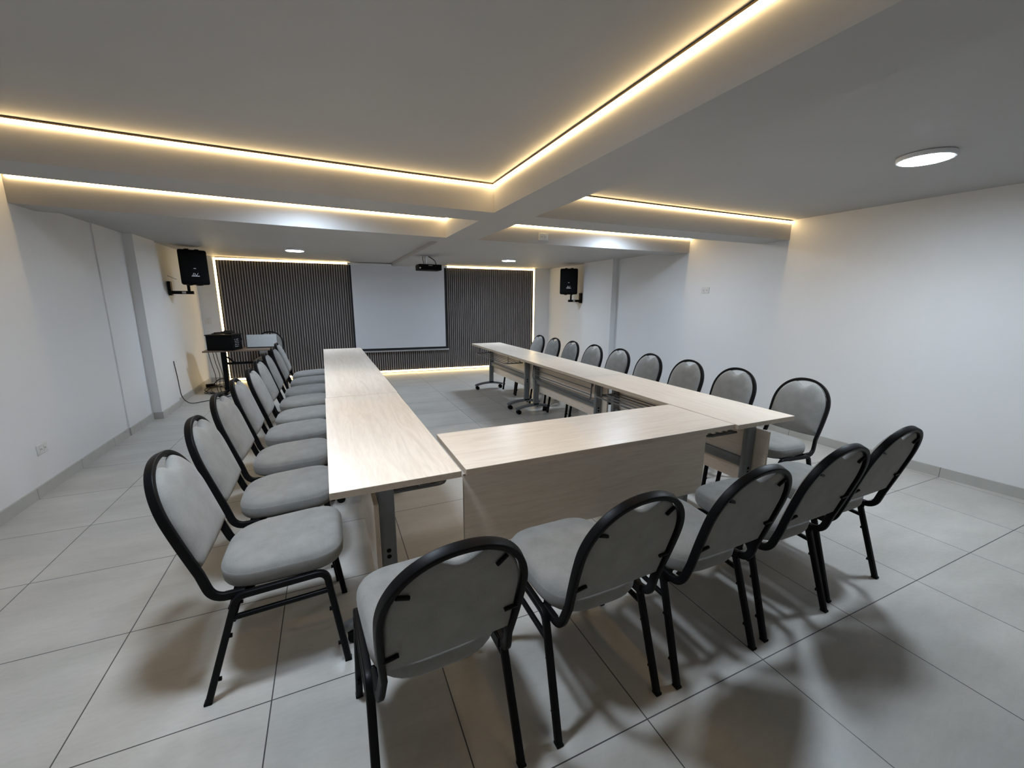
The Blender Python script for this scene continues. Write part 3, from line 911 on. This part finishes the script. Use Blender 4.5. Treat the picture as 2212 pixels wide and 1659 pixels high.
# ------------------------------------------------------------------ outlets
def outlet(label, loc, rz, w=0.118, h=0.074, rot90=False):
    """plate faces local -y"""
    t = thing('wall_outlet', label, 'outlet', loc, rz, 'white outlets')
    bm = boxm(-w / 2, w / 2, -0.009, 0, -h / 2, h / 2, 0.003); link('plate', bm, M['white'], t)
    for sx in (-0.024, 0.024):
        bm = bmesh.new()
        if rot90:
            cyl(bm, (0, -0.0085, sx), (0, -1, 0), 0.017, 0.003, 20)
        else:
            box(bm, sx - 0.015, sx + 0.015, -0.0115, -0.0085, -0.022, 0.022, 0.001)
        so = link('socket', bm, M['white'], t)
        bm = bmesh.new()
        for dx in (-0.006, 0.006): box(bm, sx * (0 if rot90 else 1) + dx - 0.0012, sx * (0 if rot90 else 1) + dx + 0.0012, -0.0125, -0.0112, (sx if rot90 else 0) - 0.006, (sx if rot90 else 0) + 0.006)
        link('slots', bm, M['dark'], so)
    return t
outlet('white outlet mounted high on the second cross beam face', (2.279, BEAM2[0], 2.128), 0)
outlet('white outlet on the bare right wall at shoulder height', (4.505, 3.955, 1.568), -PI / 2)
outlet('white outlet low on the left wall above the skirting', (-2.019, 4.035, 0.331), PI / 2)
outlet('white outlet on the far wall beside the upright light strip', (-1.872, yback(-1.872), 1.06), ANG, 0.09, 0.11, True)

# ------------------------------------------------------------------ side desk corner
dk = thing('side_desk', 'narrow brown side desk on black legs in the far left corner', 'desk', (-1.30, 7.42, 0), 0.0)
DZ = 0.675
bm = boxm(-0.42, 0.52, -0.19, 0.24, DZ - 0.022, DZ, 0.003); link('desktop', bm, M['deskwood'], dk)
for s in (-1, 1):
    xx = -0.20 if s < 0 else 0.42
    bm = bmesh.new()
    box(bm, xx - 0.032, xx + 0.032, -0.03, 0.05, 0.03, DZ - 0.022, 0.006)
    lg = link('leg', bm, M['black'], dk)
    bm = bmesh.new(); box(bm, xx - 0.03, xx + 0.03, -0.20, 0.22, 0.0, 0.035, 0.008); link('foot', bm, M['black'], lg)
bm = bmesh.new(); box(bm, -0.19, 0.42, -0.015, 0.02, 0.44, 0.475, 0.006)
sweep(bm, [Vector((-0.185, 0, 0.57)), Vector((-0.13, 0, 0.53)), Vector((-0.07, 0, 0.462))], rrect(0.022, 0.022, 0.006), up=(0, 1, 0))
link('crossbar', bm, M['black'], dk)

bx = thing('equipment_case', 'black box-shaped case with pale print on its side, on the side desk', 'case', (-1.455, 7.36, DZ), -0.30)
bm = bmesh.new(); box(bm, -0.185, 0.185, -0.13, 0.13, 0.0, 0.225, 0.012, 3); cb = link('body', bm, M['blackplastic'], bx, True)
bm = bmesh.new(); box(bm, -0.195, 0.19, -0.137, 0.137, 0.218, 0.234, 0.006); link('lid', bm, M['black'], bx, True)
bm = bmesh.new(); r2 = random.Random(3)
for i in range(5):
    for k in range(3):
        z = 0.05 + i * 0.026; y = -0.075 + k * 0.035 + r2.uniform(-.006, .006)
        box(bm, 0.1845, 0.1865, y, y + r2.uniform(0.012, 0.026), z, z + 0.009)
link('print', bm, M['mark'], cb)
bm = bmesh.new(); sweep(bm, catmull([(0.185, -0.11, 0.17), (0.20, -0.10, 0.12), (0.19, 0.1, 0.13), (0.185, 0.11, 0.17)]), circ(0.006, 8)); link('handle', bm, M['black'], bx, True)

st = thing('folded_strap_bundle', 'small black bundle of folded straps lying on the case', 'bundle', (-1.455, 7.36, DZ + 0.2345), -0.30)
bm = bmesh.new()
for (xa, xb, z, wd) in ((-0.15, 0.10, 0.007, 0.07), (-0.12, 0.14, 0.020, 0.06), (-0.02, 0.13, 0.034, 0.05), (0.02, 0.11, 0.048, 0.04)):
    sweep(bm, catmull([(xa, 0.01, z), ((xa + xb) / 2 - 0.02, 0.0, z + 0.006), ((xa + xb) / 2 + 0.03, -0.01, z + 0.004), (xb, 0.02, z)]), rrect(0.012, wd, 0.004), up=(0, 0, 1))
link('strap', bm, M['cable'], st, True)

pp = thing('upright_panel', 'pale grey rectangular panel standing upright on the side desk', 'panel', (-0.99, 7.50, DZ), 0.0)
Rm = Matrix.Rotation(math.radians(8), 4, 'X')
bm = bmesh.new(); box(bm, -0.205, 0.205, 0.0, 0.014, 0.002, 0.205, 0.004, 2); bmesh.ops.transform(bm, matrix=Rm.inverted(), verts=bm.verts)
link('face', bm, M['palepanel'], pp)
bm = bmesh.new(); box(bm, -0.205, 0.205, -0.02, 0.10, 0.0, 0.012, 0.003); link('base', bm, M['blackplastic'], pp)

# cables
bm = bmesh.new()
c = catmull([(-1.915, 6.705, 0.615), (-1.908, 6.70, 0.52), (-1.905, 6.72, 0.38), (-1.903, 6.73, 0.24), (-1.895, 6.74, 0.13), (-1.86, 6.76, 0.05), (-1.80, 6.79, 0.012), (-1.68, 6.90, 0.006), (-1.54, 7.02, 0.006), (-1.40, 7.16, 0.006)], 8)
sweep(bm, c, circ(0.0055, 8))
tag(link('power_cable', bm, M['cable']), 'dark cable leaning up the left wall and curving onto the floor', 'cable')
def dangling(label, x0, x1, y0, seed):
    r3 = random.Random(seed)
    bm = bmesh.new()
    c = catmull([(x0, y0, DZ - 0.022), (x0 + 0.02, y0, 0.48), (x0 + 0.05, y0, 0.30), (x1 - 0.02, y0, 0.12), (x1, y0 - 0.01, 0.02), (x1 + 0.08, y0 - 0.04, 0.006)], 7)
    sweep(bm, c, circ(0.0045, 8))
    tag(link('hanging_cable', bm, M['cable']), label, 'cable')
dangling('thin black cable hanging under the side desk, leftmost of three', -1.675, -1.605, 7.36, 1)
dangling('thin black cable hanging under the side desk, middle of three', -1.63, -1.575, 7.40, 2)
dangling('thin black cable hanging under the side desk, closest to its leg', -1.60, -1.53, 7.44, 3)
bm = bmesh.new(); r4 = random.Random(5)
pts = []
for k in range(22):
    a = k * 1.15
    pts.append((-1.65 + 0.14 * math.cos(a) + r4.uniform(-.05, .05), 7.62 + 0.30 * math.sin(a) + r4.uniform(-.08, .08), 0.008 + 0.022 * (k % 3)))
sweep(bm, catmull(pts, 7), circ(0.006, 8))
tag(link('cable_coil', bm, M['cable']), 'tangled black cable coil on the floor beneath the side desk', 'cable')
bm = bmesh.new()
c = catmull([(-1.80, 7.95, 0.05), (-1.72, 7.95, 0.13), (-1.62, 7.90, 0.14), (-1.54, 7.80, 0.06), (-1.50, 7.70, 0.008)], 7)
sweep(bm, c, circ(0.008, 8))
tag(link('looping_cable', bm, M['cable']), 'black cable looping up beside the adapter in the far left corner', 'cable')
ad = thing('power_adapter', 'black power adapter block on the floor by the far left corner', 'adapter', (-1.845, 7.98, 0), 0.5)
bm = bmesh.new(); box(bm, -0.06, 0.06, -0.035, 0.035, 0.0, 0.062, 0.008); link('block', bm, M['blackplastic'], ad, True)
bm = bmesh.new(); cyl(bm, (0.058, 0, 0.03), (1, 0, 0), 0.012, 0.03, 12, 0.006); link('strain_relief', bm, M['cable'], ad, True)

# ------------------------------------------------------------------ camera
cam = bpy.data.cameras.new('camera'); co = bpy.data.objects.new('camera', cam); COL.objects.link(co)
F_PX, YAW, PITCH, ROLL = 882.52, 0.4187, -0.2011, 0.0056
cam.sensor_fit = 'HORIZONTAL'; cam.sensor_width = 36.0
cam.lens = 36.0 * F_PX / 2212.0
f = Vector((math.sin(YAW) * math.cos(PITCH), math.cos(YAW) * math.cos(PITCH), math.sin(PITCH)))
r = Vector((math.cos(YAW), -math.sin(YAW), 0)); u = r.cross(f)
c_, s_ = math.cos(ROLL), math.sin(ROLL)
R_, U_ = c_ * r + s_ * u, -s_ * r + c_ * u
mat = Matrix((R_, U_, -f)).transposed().to_4x4()
mat.translation = Vector((0, 0, 1.4225))
co.matrix_world = mat
cam.clip_start = 0.02
S.camera = co

# ------------------------------------------------------------------ world and colour
wd = bpy.data.worlds.new('world'); S.world = wd; wd.use_nodes = True
wd.node_tree.nodes['Background'].inputs['Color'].default_value = (0.02, 0.02, 0.022, 1)
wd.node_tree.nodes['Background'].inputs['Strength'].default_value = 1.0
S.view_settings.view_transform = 'Standard'
S.view_settings.look = 'None'
S.view_settings.gamma = 1.0
S.view_settings.use_curve_mapping = False
S.view_settings.exposure = -0.02
S.cycles.max_bounces = 10
S.cycles.diffuse_bounces = 6
S.cycles.use_denoising = True
